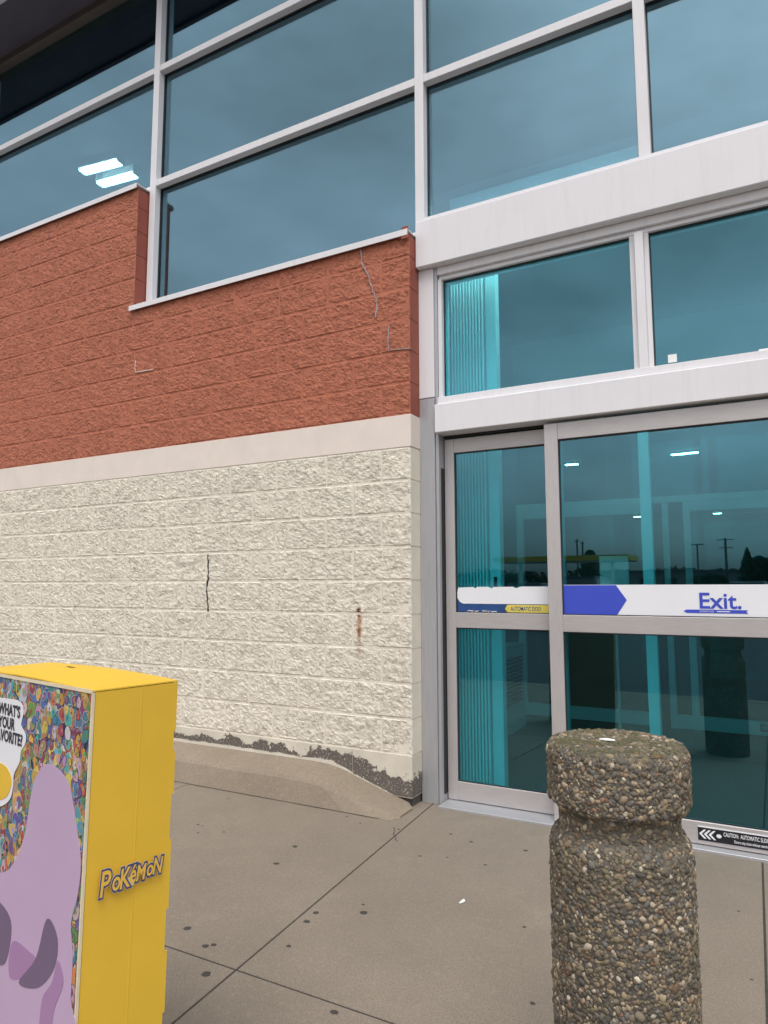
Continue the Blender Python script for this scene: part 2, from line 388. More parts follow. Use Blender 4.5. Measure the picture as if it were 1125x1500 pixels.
for j in range(11):
    k = 11+j; z = Z0+k*CH
    if j < 5: course(upp, k, z, CH, 0, (m_red, m_red_s))
    elif j == 5:
        xr = -2.474
        x = 0; n = 0                                                     # cut course under the lower sill
        while x > xr+.01:
            w = min(.4064*(.5 if n == 0 else 1), x-xr); gr = 0 if n == 0 else JW/2
            block(upp, x-gr, w-JW/2-gr, z+JW/2, 3.476-z-JW/2, (m_red, m_red_s), False, .28 if n == 0 else .05); x -= w; n += 1
        course(upp, k, z, CH, xr-.004, (m_red, m_red_s), ph=.42)
    elif j < 10: course(upp, k, z, CH, xr, (m_red, m_red_s), ph=(.92 if k % 2 else .42))
    else: course(upp, k, z, 4.516-z, xr, (m_red, m_red_s), ph=.92)
m_patch = plain('grey_crack_filler', (.36, .27, .27), .8, .2, 30)
m_scuff = plain('white_scuff', (.62, .50, .46), .8, .1)
def wall_ribbon(pts, w, mat, name, part, y=-.0155):
    P = []
    for (a, b) in zip(pts, pts[1:]):
        for s in range(5):
            q = wallpt(a[0]+(b[0]-a[0])*s/5, a[1]+(b[1]-a[1])*s/5); P.append((q.x+random.uniform(-.006, .006), y, q.z))
    q = wallpt(*pts[-1]); P.append((q.x, y, q.z))
    bm = bmesh.new(); ribbon(bm, P, w, (0, 1, 0)); r = bmesh.ops.extrude_face_region(bm, geom=list(bm.faces))
    bmesh.ops.translate(bm, verts=[v for v in r['geom'] if isinstance(v, bmesh.types.BMVert)], vec=(0, .016, 0))
    from_bm(name, bm, mat, part)
wall_ribbon([(529, 366), (532, 385), (540, 403), (548, 428), (553, 440), (552, 466)], .010, m_patch, 'crack_filler', upp)
wall_ribbon([(571, 478), (571, 512)], .009, m_patch, 'crack_filler', upp)
wall_ribbon([(571, 514), (603, 511)], .006, m_patch, 'crack_filler', upp)
wall_ribbon([(200, 529), (200, 546), (226, 542)], .007, m_scuff, 'paint_scuff', upp)
wall_ribbon([(306, 812), (307, 840), (305, 860), (306, 895)], .011, m_dark, 'open_crack', low, -.013)

# sills
def sill(x0, x1, z, name='sill'):
    bm = box_bm(x0, x1, -.032, .16, z-.004, z+.004, .001); box_bm(x0, x1, -.036, -.031, z-.038, z+.003, .001, bm); from_bm(name, bm, m_white, B)
sill(-2.50, .0, 3.503); sill(XL, -2.466, 4.543)
bx('corner_flashing', -.045, .004, -.034, -.028, 3.445, 3.525, m_red_s, B, .001)

# curtain wall
cw = bx('curtain_window', XL, 6.5, .20, .235, 6.52, 6.62, m_trim, B)
YF, YG = .10, .168
MX = [(-4.95, -4.885), (-2.462, -2.397), (-.010, .053), (1.363, 1.425), (2.735, 2.797), (5.2, 5.26)]
for i, (a, b) in enumerate(MX):
    zb = 4.55 if i == 0 else (3.512 if i < 3 else 3.594)
    if i == 2: zb = 3.594
    bx('mullion', a, b, YF, .23, zb, 6.60, m_white, cw)
spans = [(XL, MX[0][0])]+[(MX[i][1], MX[i+1][0]) for i in range(5)]+[(MX[5][1], 6.5)]
for i, (a, b) in enumerate(spans):
    zb = 4.55 if i < 2 else (3.512 if i == 2 else 3.594)
    edges = [z for z in (4.570, 5.600) if z > zb+.05]
    for z in edges: bx('rail', a, b, YF+.003, .228, z, z+.055, m_white, cw)
    bx('rail', a, b, YF+.003, .228, zb, zb+.035, m_white, cw)
    zz = [zb+.035]+[q for z in edges for q in (z, z+.055)]+[6.58]
    for k in range(0, len(zz), 2):
        bx('pane', a+.001, b-.001, YG, YG+.006, zz[k]+.001, zz[k+1]-.001, m_glass_up, cw, 0)
        gk = bmesh.new()
        for q in ((a, a+.008, zz[k], zz[k+1]), (b-.008, b, zz[k], zz[k+1])): box_bm(q[0], q[1], YG-.012, YG-.001, q[2], q[3], 0, gk)
        for q in ((zz[k], zz[k]+.008), (zz[k+1]-.008, zz[k+1])): box_bm(a+.009, b-.009, YG-.012, YG-.001, q[0], q[1], 0, gk)
        from_bm('gasket', gk, m_dark, cw)
bx('soffit', XL-1, 9, -.30, .26, 6.60, 6.68, m_soffit, B)
bx('soffit_trim', XL, 6.5, .085, .20, 6.535, 6.598, m_trim, B)
bx('fascia', XL-1, 9, -.34, -.301, 6.56, 7.3, m_soffit, B)
bx('roof', XL-1, 9, -.30, 52, 6.70, 6.95, m_soffit, B)
m_in = plain('interior_paint', (.22, .22, .22), .8, .06)
m_infl = plain('interior_floor', (.045, .042, .04), .45, .2, 3)
m_ceil = plain('interior_ceiling', (.25, .26, .27), .9, .05)
bx('interior_floor', XL-1, 9, .285, 52, -.2, -.003, m_infl, B, 0)
bx('back_wall', XL-1, 9, 51.7, 52, 0, 6.7, m_in, B, 0)
bx('side_wall', XL-1, XL-.7, -.01, 52, 0, 6.7, m_in, B, 0)
bx('side_wall', 8.7, 9, -.01, 52, 0, 6.7, m_in, B, 0)
bx('front_wall', XL-.7, XL, .0, .3, 0, 6.6, m_cream_s, B, 0)
bx('front_wall', 2.90, 8.7, .0, .3, 0, 3.55, m_cream_s, B, 0)
bx('front_wall', 6.5, 8.7, .0, .3, 3.55, 6.6, m_cream_s, B, 0)
bx('ceiling', XL-.7, 8.7, .30, 51.7, 6.45, 6.6, m_ceil, B, 0)

# entrance frame
fr = bx('jamb', .001, .104, .118, .30, .0, 2.44, m_jamb, B)
bx('jamb_cover', .001, .104, .116, .30, 2.444, 3.285, m_white, B)
bx('jamb_tube', .106, .126, .128, .30, .0, 3.285, m_jamb, B)
bx('weather_strip', .1265, .1285, .16, .28, .05, 2.0, m_dark, B, 0)
bx('upper_beam', .004, 2.92, .068, .30, 3.287, 3.592, m_white, B, .004)
bx('beam_cap', .055, 2.92, .092, .25, 3.593, 3.612, m_white, B)
bx('door_beam', .120, 2.92, .082, .30, 2.208, 2.386, m_white, B, .004)
bx('transom_sill', .128, 2.90, .112, .26, 2.388, 2.436, m_white, B)
bx('transom_head', .128, 2.90, .125, .26, 3.235, 3.285, m_white, B)
bx('transom_head_stop', .128, 2.90, .148, .25, 3.208, 3.234, m_white, B)
bx('transom_stile', .1275, .152, .135, .26, 2.437, 3.207, m_white, B)
for a, b, y in ((1.287, 1.318, .15), (1.318, 1.364, .118), (1.364, 1.388, .15)): bx('transom_mullion', a, b, y, .25, 2.437, 3.207, m_white, B)
bx('transom_stile', 2.72, 2.90, .118, .26, 2.437, 3.207, m_white, B)
for a, b in ((.152, 1.287), (1.388, 2.72)):
    g = bx('transom_pane', a, b, .182, .188, 2.436, 3.208, m_glass, B, 0)
    gk = box_bm(a, b, .170, .181, 3.199, 3.208, 0); box_bm(a, a+.006, .170, .181, 2.436, 3.198, 0, gk); from_bm('gasket', gk, m_dark, g)
for px, py in ((985, 525), (1119, 517)):
    q = wallpt(px, py, .181); bx('sticker', q.x-.022, q.x+.022, .1795, .1812, q.z-.022, q.z+.022, m_paper, B, 0)
bx('header_recess', .13, 2.9, .20, .30, 2.193, 2.207, m_dark, B, 0)
bx('threshold', .13, 2.9, .06, .30, -.01, .012, m_jamb, B)
bx('jamb', 2.80, 2.92, .118, .30, 0, 3.285, m_jamb, B)

# ------------------------------------------------------------------ sliding doors
m_blue = plain('decal_blue', (.045, .075, .52), .4, .04)
m_decw = plain('decal_white', (.80, .80, .83), .4, .02)
m_navy = plain('decal_navy', (.02, .07, .22), .4, .2, 20)
m_yel = plain('decal_yellow', (.72, .58, .10), .45, .1, 20)
m_blk = plain('decal_black', (.012, .012, .016), .4, .1)
def leaf(name, label, x0, x1, y, ztop, sw, swr):
    t = thing(name, label, 'door', ((x0+x1)/2, y, 0))
    yb = y+.045
    bx('stile', x0, x0+sw, y, yb, .015, ztop, m_alu_v, t); bx('stile', x1-swr, x1, y, yb, .015, ztop, m_alu_v, t)
    a, b = x0+sw, x1-swr
    bx('top_rail', a, b, y+.002, yb, 2.096, ztop, m_alu, t); bx('belt_rail', a, b, y+.002, yb, 1.021, 1.113, m_alu, t); bx('bottom_rail', a, b, y+.002, yb, .016, .122, m_alu, t)
    bx('seal', a, b, y+.012, yb-.005, .004, .0155, m_dark, t, 0)
    for z0, z1 in ((.122, 1.021), (1.113, 2.096)):
        g = bx('glass', a, b, y+.020, y+.026, z0, z1, m_glass, t, 0)
        gk = bmesh.new()
        for q in ((a, a+.006, z0, z1), (b-.006, b, z0, z1)): box_bm(q[0], q[1], y+.010, y+.019, q[2], q[3], 0, gk)
        for q in ((z0, z0+.005), (z1-.006, z1)): box_bm(a+.007, b-.007, y+.010, y+.019, q[0], q[1], 0, gk)
        from_bm('gasket', gk, m_dark, g)
    return t
D1 = leaf('sidelight_door', 'narrow fixed glass door panel with peeling white and yellow sticker beside the jamb', .131, .86, .205, 2.185, .062, .07)
D2 = leaf('sliding_door', 'sliding glass door with blue arrow and exit sticker behind the pebbled bollard', .788, 2.08, .118, 2.190, .076, .08)
D3 = leaf('end_door', 'fixed glass door panel beyond the exit door', 2.02, 2.795, .205, 2.185, .062, .07)
# decals on the exit leaf (flat print 1 mm in front of the glass)
yd = .1365
def flat(name, pts, mat, parent, y, t=.0012):
    return from_bm(name, poly_bm([(x, y, z) for x, z in pts], (0, t, 0)), mat, parent)
flat('decal', [(.866, 1.114), (2.0, 1.114), (2.0, 1.277), (.866, 1.277)], m_decw, D2, yd)
flat('decal_arrow', [(.866, 1.116), (1.150, 1.116), (1.203, 1.196), (1.150, 1.275), (.866, 1.275)], m_blue, D2, yd-.0016)
text_mesh('Exit.', .112, m_blue, 'lettering', D2, (1.548, yd-.0012, 1.158), (1, 0, 0), (0, 0, 1), offset=.0018, lift=.0005)
flat('decal_ribbon', [(1.478, 1.143), (1.492, 1.151), (1.770, 1.151), (1.762, 1.143), (1.770, 1.134), (1.492, 1.134)], m_blue, D2, yd-.0016)
text_mesh('AUTOMATIC DOOR', .0115, m_decw, 'lettering', D2, (1.553, yd-.0018, 1.1385), (1, 0, 0), (0, 0, 1), lift=.0005, xs=.62)
flat('worn_print', [(1.632, 1.1405), (1.690, 1.1405), (1.690, 1.1445), (1.632, 1.1445)], m_decw, D2, yd-.0024, .0005)
flat('caution_decal', [(1.497, .036), (2.0, .036), (2.0, .097), (1.497, .097)], m_blk, D2, .1178)
bx('decal_edge', 1.497, 2.0, .1165, .1178, .0975, .104, m_decw, D2, 0)
for i in range(3):
    s = 1.502+.021*i
    flat('chevron', [(s, .067), (s+.022, .088), (s+.032, .088), (s+.012, .067), (s+.032, .046), (s+.022, .046)], m_decw, D2, .1164)
bm = bmesh.new(); bmesh.ops.create_circle(bm, cap_ends=True, radius=.009, segments=14)
for v in bm.verts: v.co = Vector((1.590+v.co.x*1.3, .1160, .067+v.co.y))
from_bm('chevron_dot', bm, m_decw, D2)
text_mesh('CAUTION:  AUTOMATIC SLIDING DOOR', .0265, m_decw, 'lettering', D2, (1.610, .1174, .070), (1, 0, 0), (0, 0, 1), offset=.0003, lift=.0005, spacing=1.0, xs=.52)
text_mesh('Doors may close without warning', .019, m_decw, 'lettering', D2, (1.655, .1174, .046), (1, 0, 0), (0, 0, 1), offset=.0002, lift=.0005, xs=.56)
# peeling sticker on the side leaf
yd = .2235
flat('peeled_sticker', [(.193, 1.114), (.79, 1.114), (.79, 1.165), (.24, 1.165), (.193, 1.20)], m_navy, D1, yd)
pk = [(.205, 1.262), (.30, 1.266), (.315, 1.258), (.33, 1.267), (.40, 1.266), (.42, 1.256), (.43, 1.266), (.55, 1.267), (.57, 1.259), (.60, 1.268), (.79, 1.268), (.79, 1.166), (.235, 1.166), (.215, 1.176), (.198, 1.200), (.199, 1.235)]
flat('white_sticker', pk, m_decw, D1, yd-.0016)
flat('yellow_sticker', [(.500, 1.138), (.516, 1.162), (.79, 1.162), (.79, 1.117), (.516, 1.117)], m_yel, D1, yd-.0016)
text_mesh('AUTOMATIC DOO', .034, m_navy, 'lettering', D1, (.535, yd-.0016, 1.128), (1, 0, 0), (0, 0, 1), lift=.0005, spacing=1.0, offset=.0005, xs=.62)
bm = bmesh.new()
for i in range(7):
    x = random.uniform(.2, .48); ribbon(bm, [(x+s*.012, yd-.0012, 1.119+random.uniform(0, .008)) for s in range(4)], .005, (0, 1, 0))
from_bm('sticker_residue', bm, m_decw, D1)

# ------------------------------------------------------------------ inside the entrance
m_cor = plain('white_partition', (.85, .85, .83), .5, .04)
part = thing('folding_partition', 'pleated white folding partition standing inside the narrow door panel', 'partition', (.2, .5, 0))
bm = box_bm(.07, .315, .505, .515, 0, 3.55, 0)
for i in range(11):
    x = .078+.0217*i; box_bm(x, x+.0125, .455, .506, 0, 3.55, .003, bm)
from_bm('pleats', bm, m_cor, part); bx('lead_post', .325, .395, .46, .53, 0, 3.55, m_cor, part)
bx('latch', .352, .372, .449, .4605, 1.25, 1.33, m_dark, part)
post = bx('interior_post', 1.185, 1.250, .86, .93, 0, 3.81, m_cor); tag(post, 'pale upright post standing just inside the sliding door', 'post')
vest = thing('inner_entrance', 'inner glass entrance with pale frames beyond the sliding door', 'entrance', (1.4, 3.1, 0))
Yi = 3.11; m_fr = plain('inner_frame_metal', (.6, .6, .6), .4, .05)
for a, b in ((-.35, -.28), (.862, .93), (1.045, 1.10), (1.225, 1.285), (2.25, 2.31), (3.2, 3.27)): bx('stile', a, b, Yi, Yi+.06, 0, 2.04, m_fr, vest)
for a, b in ((-.28, .862), (1.285, 2.25), (2.31, 3.2)):
    bx('bottom_rail', a, b, Yi, Yi+.05, 0.005, .12, m_fr, vest); bx('top_rail', a, b, Yi, Yi+.05, 1.95, 2.04, m_fr, vest); bx('glass', a, b, Yi+.02, Yi+.026, .12, 1.95, m_glass_in, vest, 0)
bx('bottom_rail', 1.10, 1.225, Yi, Yi+.05, 0.005, .12, m_fr, vest)
bx('bulkhead', -.35, 3.27, Yi, Yi+.10, 3.10, 3.80, m_in, vest)
bx('head_rail', -.35, 3.27, Yi, Yi+.06, 2.041, 2.10, m_fr, vest); bx('upper_glass', -.35, 3.27, Yi+.02, Yi+.026, 2.10, 3.10, m_glass_in, vest, 0)
cd = bx('caution_decal', 1.75, 2.2, Yi-.002, Yi, .04, .10, m_blk, vest, 0)
for i in range(3):
    s = 1.76+.021*i; flat('chevron', [(s, .07), (s+.022, .09), (s+.032, .09), (s+.012, .07), (s+.032, .05), (s+.022, .05)], m_decw, vest, Yi-.004)
bx('vestibule_side', -.45, -.35, .30, 3.2, 0, 3.80, m_in, B, 0); bx('vestibule_side', 3.27, 3.37, .30, 3.2, 0, 3.80, m_in, B, 0)
bx('vestibule_ceiling', -.45, 3.37, .31, 3.1, 3.82, 3.9, m_ceil, B, 0)
ht = thing('cabinet_heater', 'low grey cabinet heater with louvred grille inside the narrow door panel', 'heater', (-.1, 1.5, 0))
bx('cabinet', -.34, -.14, .8, 2.6, .0, .75, m_fr, ht)
for i in range(12): bx('louvre', -.1395, -.128, .9, 2.5, .25+i*.034, .265+i*.034, m_dark, ht, 0)
sg = thing('counter_sign', 'pale square sign standing inside behind the blue arrow', 'sign', (.7, 2.5, 0))
bx('panel', .591, .833, 2.49, 2.505, 1.20, 1.53, m_cor, sg); bx('stand', .70, .72, 2.506, 2.53, 0, 1.4, m_fr, sg); bx('foot', .60, .82, 2.42, 2.60, 0, .02, m_fr, sg)
m_tube = bpy.data.materials.new('lamp_tube'); m_tube.use_nodes = True; tb = m_tube.node_tree.nodes['Principled BSDF']
tb.inputs['Emission Color'].default_value = (.95, 1, .93, 1); tb.inputs['Emission Strength'].default_value = 16
def lamp(c, ln, wd, rot, label, group=None, tubes=2):
    t = thing('ceiling_lamp', label, 'lamp', c, group); t.rotation_euler.z = rot
    v = Vector(c)
    b = box_bm(-ln/2, ln/2, -wd/2, wd/2, .0, .09); me = bpy.data.meshes.new('housing'); b.to_mesh(me); b.free(); link('housing', me, m_cor, t)
    for i in range(tubes):
        yy = wd*((i+.5)/tubes-.5)
        b = box_bm(-ln/2+.02, ln/2-.02, yy-wd*.17, yy+wd*.17, -.035, -.001, .01); me = bpy.data.meshes.new('tube'); b.to_mesh(me); b.free(); link('tube', me, m_tube, t)
    for s in (-1, 1):
        b = box_bm(s*ln*.5-.012, s*ln*.5+.004, -wd*.45, wd*.45, -.03, .0); me = bpy.data.meshes.new('end_cap'); b.to_mesh(me); b.free(); link('end_cap', me, m_cor, t)
    return t
gu = 'twin lamps behind the upper window'
def cpt(x, y, z): d = ray(x, y); return CAM+d*((z-CAM.z)/d.z)
a, b = cpt(122, 250, 6.37), cpt(175, 236, 6.37); lamp((a+b)/2, .60, .14, math.atan2(b.y-a.y, b.x-a.x), 'lit twin-tube ceiling lamp hanging behind the upper window', gu)
a, b = cpt(146, 269, 6.37), cpt(200, 254, 6.37); lamp((a+b)/2, .60, .14, math.atan2(b.y-a.y, b.x-a.x), 'lit twin-tube ceiling lamp hanging behind the upper window', gu)
for (px, py) in ((838, 680), (994, 665), (1012, 663), (912, 738), (904, 739), (928, 751), (922, 751), (934, 757), (1035, 732), (1050, 745), (1051, 752), (829, 755), (830, 761)):
    lamp(cpt(px, py, 6.37), .55, .2, 0, 'small lit ceiling lamp deep inside the store', 'lamps deep inside the store')

lamp(Vector((.75, .39, 3.73)), 1.2, .2, 0, 'unseen strip lamp added above the inside of the doors to brighten the partition')  # lamp added out of view, to brighten the pleated partition

# ------------------------------------------------------------------ pebbled bollard
m_mat = plain('bollard_cement', (.115, .10, .082), .9, .3, 60, bumps=.8)
BX, BY = 1.533, -2.049; Rb = .1505
prof = [(Rb, -.12), (Rb, .690), (Rb-.002, .706), (Rb-.008, .720), (Rb-.019, .732), (Rb-.023, .742), (Rb-.023, .776), (Rb-.019, .785), (Rb-.006, .791), (Rb, .800), (Rb+.001, .815), (Rb+.001, .900), (Rb-.003, .911), (Rb-.012, .918), (Rb-.035, .920), (.05, .921), (.01, .921)]
bol = thing('bollard', 'thick round bollard of exposed pebbles with grooved neck on the pavement', 'bollard', (BX, BY, 0))
from_bm('post', lathe_bm(prof, BX, BY, 56), m_mat, bol, smooth=True)
def pebbles():
    t_ = (1+5**.5)/2
    bmi = bmesh.new(); bmesh.ops.create_icosphere(bmi, subdivisions=2, radius=1); bv = np.array([v.co[:] for v in bmi.verts]); bf = np.array([[v.index for v in f.verts] for f in bmi.faces]); bmi.free()
    seg = []                                    # profile segments weighted by area
    for (r1, z1), (r2, z2) in zip(prof[1:], prof[2:]):
        seg.append((r1, z1, r2, z2, math.hypot(r2-r1, z2-z1)*math.pi*(r1+r2)))
    seg.insert(0, (Rb, 0, Rb, .690, .690*2*math.pi*Rb))
    st = .0074; spots = []                       # even but jittered packing over the surface
    for r1, z1, r2, z2, a_ in seg:
        ln = math.hypot(r2-r1, z2-z1); rows_ = max(1, round(ln/st))
        for k in range(rows_):
            rm = r1+(r2-r1)*(k+.5)/rows_; cnt = max(3, round(2*math.pi*rm/st*(ln/rows_/st)))
            for c_ in range(cnt): spots.append((r1, z1, r2, z2, min(1, max(0, (k+.5+rng.uniform(-.6, .6))/rows_)), (c_+rng.uniform(-.45, .45)+.5*(k % 2))/cnt*2*math.pi))
    n = len(spots)
    V, Fc, Col = [], [], []
    pal = np.array([1.12, 1.06, .98])*np.array([(.19, .165, .135), (.13, .115, .10), (.24, .19, .14), (.34, .28, .20), (.45, .40, .33), (.09, .09, .092), (.15, .147, .15), (.20, .125, .09), (.50, .46, .39), (.20, .175, .12)])
    pw = np.array([.19, .16, .14, .09, .05, .10, .13, .05, .025, .065]); pw /= pw.sum()
    for i in range(n):
        r1, z1, r2, z2, f, th = spots[i]; r = r1+(r2-r1)*f; z = z1+(z2-z1)*f
        nr, nz = (z2-z1), -(r2-r1); l = math.hypot(nr, nz); nr /= l; nz /= l
        nrm = np.array([nr*math.cos(th), nr*math.sin(th), nz]); tg = np.array([-math.sin(th), math.cos(th), 0]); bt = np.cross(nrm, tg)
        a = rng.random()*math.pi; s = rng.lognormal(-5.52, .30); s = min(s, .0085)
        e1 = (tg*math.cos(a)+bt*math.sin(a)); e2 = np.cross(nrm, e1)
        sc = (s*rng.uniform(1, 1.45), s*rng.uniform(.7, 1.0), s*rng.uniform(.5, .75))
        w = bv*(1+.10*rng.standard_normal((len(bv), 1)))
        p = np.array([r*math.cos(th), r*math.sin(th), z])+nrm*(s*rng.uniform(-.25, .12))
        V.append(p+w[:, :1]*e1*sc[0]+w[:, 1:2]*e2*sc[1]+w[:, 2:]*nrm*sc[2]); Fc.append(bf+i*len(bv))
        c = pal[rng.choice(len(pal), p=pw)]*rng.uniform(.75, 1.2); Col.append(np.tile(np.append(c, 1), (len(bv), 1)))
    V = np.concatenate(V); Fc = np.concatenate(Fc); Col = np.concatenate(Col)
    me = bpy.data.meshes.new('pebbles'); me.vertices.add(len(V)); me.vertices.foreach_set('co', V.ravel())
    me.loops.add(Fc.size); me.loops.foreach_set('vertex_index', Fc.ravel().astype(np.int32)); me.polygons.add(len(Fc))
    me.polygons.foreach_set('loop_start', np.arange(0, Fc.size, 3, dtype=np.int32)); me.polygons.foreach_set('loop_total', np.full(len(Fc), 3, dtype=np.int32))
    me.update(calc_edges=True); at = me.color_attributes.new('pebble', 'FLOAT_COLOR', 'POINT'); at.data.foreach_set('color', Col.ravel())
    m, t, b = nodes('pebble_stone'); an = N(t, 'ShaderNodeAttribute', attribute_name='pebble')
    p = pos(t); dk = noise_n(t, p, 7, 4)
    c = mixc(t, mrange(t, dk, .38, .7, .1, .6), an.outputs['Color'], (.085, .078, .05))
    t.links.new(c, b.inputs['Base Color']); b.inputs['Roughness'].default_value = .85; b.inputs['Specular IOR Level'].default_value = .2
    zz_ = sepxyz(t, p)[2]; mo = math_n(t, 'MULTIPLY', mrange(t, zz_, .905, .920, 0, 1), mrange(t, noise_n(t, p, 22, 4), .40, .58, 0, .75)); t.links.new(mixc(t, mo, c, (.085, .082, .035)), b.inputs['Base Color'])
    bump(t, b, noise_n(t, p, 300, 3), .3, .001)
    o = link('pebbles', me, m, bol, smooth=True); o['kind'] = 'stuff'
pebbles()
bm = lathe_bm([(.013, .9225), (.012, .9245), (.006, .9255)], 0, 0, 12)
for v in bm.verts: v.co = Vector((BX-.015+v.co.x*1.4+v.co.y*.2, BY-.02+v.co.y*.55, v.co.z+.003))
tag(from_bm('pale_chip', bm, m_paper), 'flat pale chip lying on top of the pebbled bollard', 'chip')

# ------------------------------------------------------------------ yellow cardboard display
m_card = plain('yellow_card', (.77, .485, .042), .55, .05, 4, bumps=.08)
m_brown = plain('raw_brown_card', (.16, .11, .07), .8, .1, 10)
m_edge = plain('raw_card_edge', (.72, .62, .44), .8, .08, 30)
ZT = 1.05; A0 = groundpt(136, 1015, ZT); U = Vector((-.985, .174, 0)).normalized(); Vd = Vector((.174, .985, 0)).normalized()
Wb, Db = .62, .205; RACK = U*.022
def bp(s, d, z, out=0.0):                        # s along the front to the left, d depth, z height; the box is racked a little
    return A0*1.0 + U*s + Vd*d + RACK*(1-z/ZT) + Vector((0, 0, z-ZT)) - Vd*out
dis = thing('cardboard_display', 'tall yellow cardboard display box with busy coloured front on the pavement', 'display', Vector((A0.x, A0.y, 0)))
def art_mat():
    m, t, b = nodes('printed_collage'); p = objc(t)
    wv = N(t, 'ShaderNodeTexNoise', Scale=30.0, Detail=3.0); t.links.new(p, wv.inputs['Vector'])
    off = N(t, 'ShaderNodeVectorMath', operation='SCALE'); t.links.new(wv.outputs['Color'], off.inputs[0]); off.inputs['Scale'].default_value = .06
    ad = N(t, 'ShaderNodeVectorMath', operation='ADD'); t.links.new(p, ad.inputs[0]); t.links.new(off.outputs[0], ad.inputs[1])
    v1 = N(t, 'ShaderNodeTexVoronoi', Scale=24.0); v2 = N(t, 'ShaderNodeTexVoronoi', Scale=62.0); ve = N(t, 'ShaderNodeTexVoronoi', Scale=24.0, feature='DISTANCE_TO_EDGE')
    for q in (v1, v2, ve): t.links.new(ad.outputs[0], q.inputs['Vector'])
    def pal(src, cols):
        s = N(t, 'ShaderNodeSeparateColor'); t.links.new(src, s.inputs[0]); r = N(t, 'ShaderNodeValToRGB'); r.color_ramp.interpolation = 'CONSTANT'; t.links.new(s.outputs[0], r.inputs[0])
        e = r.color_ramp.elements
        while len(e) < len(cols): e.new(.5)
        for i, c in enumerate(cols): e[i].position = i/len(cols); e[i].color = (*c, 1)
        return r.outputs[0]
    c1 = pal(v1.outputs['Color'], [(.05, .20, .22), (.35, .10, .06), (.12, .06, .20), (.08, .14, .30), (.45, .22, .05), (.10, .22, .08), (.45, .42, .42), (.22, .05, .10), (.06, .28, .30), (.30, .18, .10)])
    c2 = pal(v2.outputs['Color'], [(.02, .03, .06), (.55, .40, .10), (.10, .25, .25), (.60, .58, .55), (.30, .06, .05), (.14, .10, .28), (.05, .10, .05), (.45, .18, .08)])
    s2 = N(t, 'ShaderNodeSeparateColor'); t.links.new(v2.outputs['Color'], s2.inputs[0])
    c = mixc(t, mrange(t, s2.outputs[1], .45, .46, 0, 1), c1, c2)
    c = mixc(t, mrange(t, ve.outputs['Distance'], .015, .04, .45, 0), c, (.42, .40, .36))
    c = mixc(t, mrange(t, noise_n(t, p, 160, 3), .56, .62, 0, .7), c, (.03, .03, .05))
    t.links.new(c, b.inputs['Base Color']); b.inputs['Roughness'].default_value = .45
    return m
m_art = art_mat()
def panel(name, pts, n, mat, t=.004):
    return from_bm(name, poly_bm([Vector(p) for p in pts], Vector(n)*-t), mat, dis)
front = panel('front_panel', [bp(.004, 0, 0), bp(Wb, 0, 0), bp(Wb, 0, ZT-.002), bp(.004, 0, ZT-.002)], -Vd, m_art)
panel('front_edge', [bp(-.001, -.001, 0), bp(.0035, -.001, 0), bp(.0035, -.001, ZT), bp(-.001, -.001, ZT)], -Vd, m_edge, .006)
prof_s = [(0, 0)]
edge = [(0, .003), (.20, .003), (.20, -.002), (.33, -.002), (.33, .003), (.46, .003), (.46, -.004), (.55, -.004), (.55, .002), (.70, .002), (.70, -.003), (.80, -.003), (.80, .003), (.895, .003), (.895, -.003), (.94, -.003), (.94, .002), (ZT, .002)]
nrm = -U
side_pts = [bp(0, .0065, 0)] + [bp(0, Db+e, z) for z, e in edge] + [bp(0, .0065, ZT)]
sp = panel('side_panel', side_pts, nrm, m_card)
bmx = bmesh.new()                                # soft crease down the side
q = [bp(0, .112, .0)-U*.0002, bp(0, .115, .0)-U*.0006, bp(0, .118, 0)-U*.0002, bp(0, .118, ZT-.004)-U*.0002, bp(0, .115, ZT-.004)-U*.0006, bp(0, .112, ZT-.004)-U*.0002]
vv = [bmx.verts.new(p) for p in q]; bmx.faces.new((vv[0], vv[1], vv[4], vv[5])); bmx.faces.new((vv[1], vv[2], vv[3], vv[4]))
from_bm('crease', bmx, m_card, sp)
panel('side_panel', [bp(Wb, .006, 0), bp(Wb, .006, ZT), bp(Wb, Db, ZT), bp(Wb, Db, 0)], U, m_card)
panel('back_panel', [bp(.006, Db, 0), bp(Wb-.006, Db, 0), bp(Wb-.006, Db, ZT-.001), bp(.006, Db, ZT-.001)], Vd, m_brown)
bm = bmesh.new(); nx, ny = 14, 6; Gd = []        # lid, bowed up a little in the middle
for i in range(nx+1):
    Gd.append([])
    for j in range(ny+1):
        s, d = Wb*i/nx, (Db+.004)*j/ny
        hgt = .014*math.sin(math.pi*min(1, i/nx*1.0))*math.sin(math.pi*(.15+.7*j/ny))+.002*noise.noise(Vector((s*9, d*9, 1)))
        Gd[-1].append(bm.verts.new(bp(s, d-.001, ZT+.0015)+Vector((0, 0, hgt if 0 < i < nx else 0))))
for i in range(nx):
    for j in range(ny): bm.faces.new((Gd[i][j], Gd[i+1][j], Gd[i+1][j+1], Gd[i][j+1]))
r = bmesh.ops.extrude_face_region(bm, geom=list(bm.faces)); bmesh.ops.translate(bm, verts=[v for v in r['geom'] if isinstance(v, bmesh.types.BMVert)], vec=(0, 0, .003))
lid = from_bm('lid', bm, m_card, dis, smooth=False)
sl = bp(.33, .12, ZT)+Vector((0, 0, .0195)); bm = bmesh.new(); ribbon(bm, [sl-U*.02, sl, sl+U*.02], .006); from_bm('slot', bm, m_gum, lid)
panel('lid_edge', [bp(0, 0, ZT-.0015)-Vd*.002, bp(Wb, 0, ZT-.0015)-Vd*.002, bp(Wb, 0, ZT+.006)-Vd*.002, bp(0, 0, ZT+.006)-Vd*.002], -Vd, m_edge, .002)
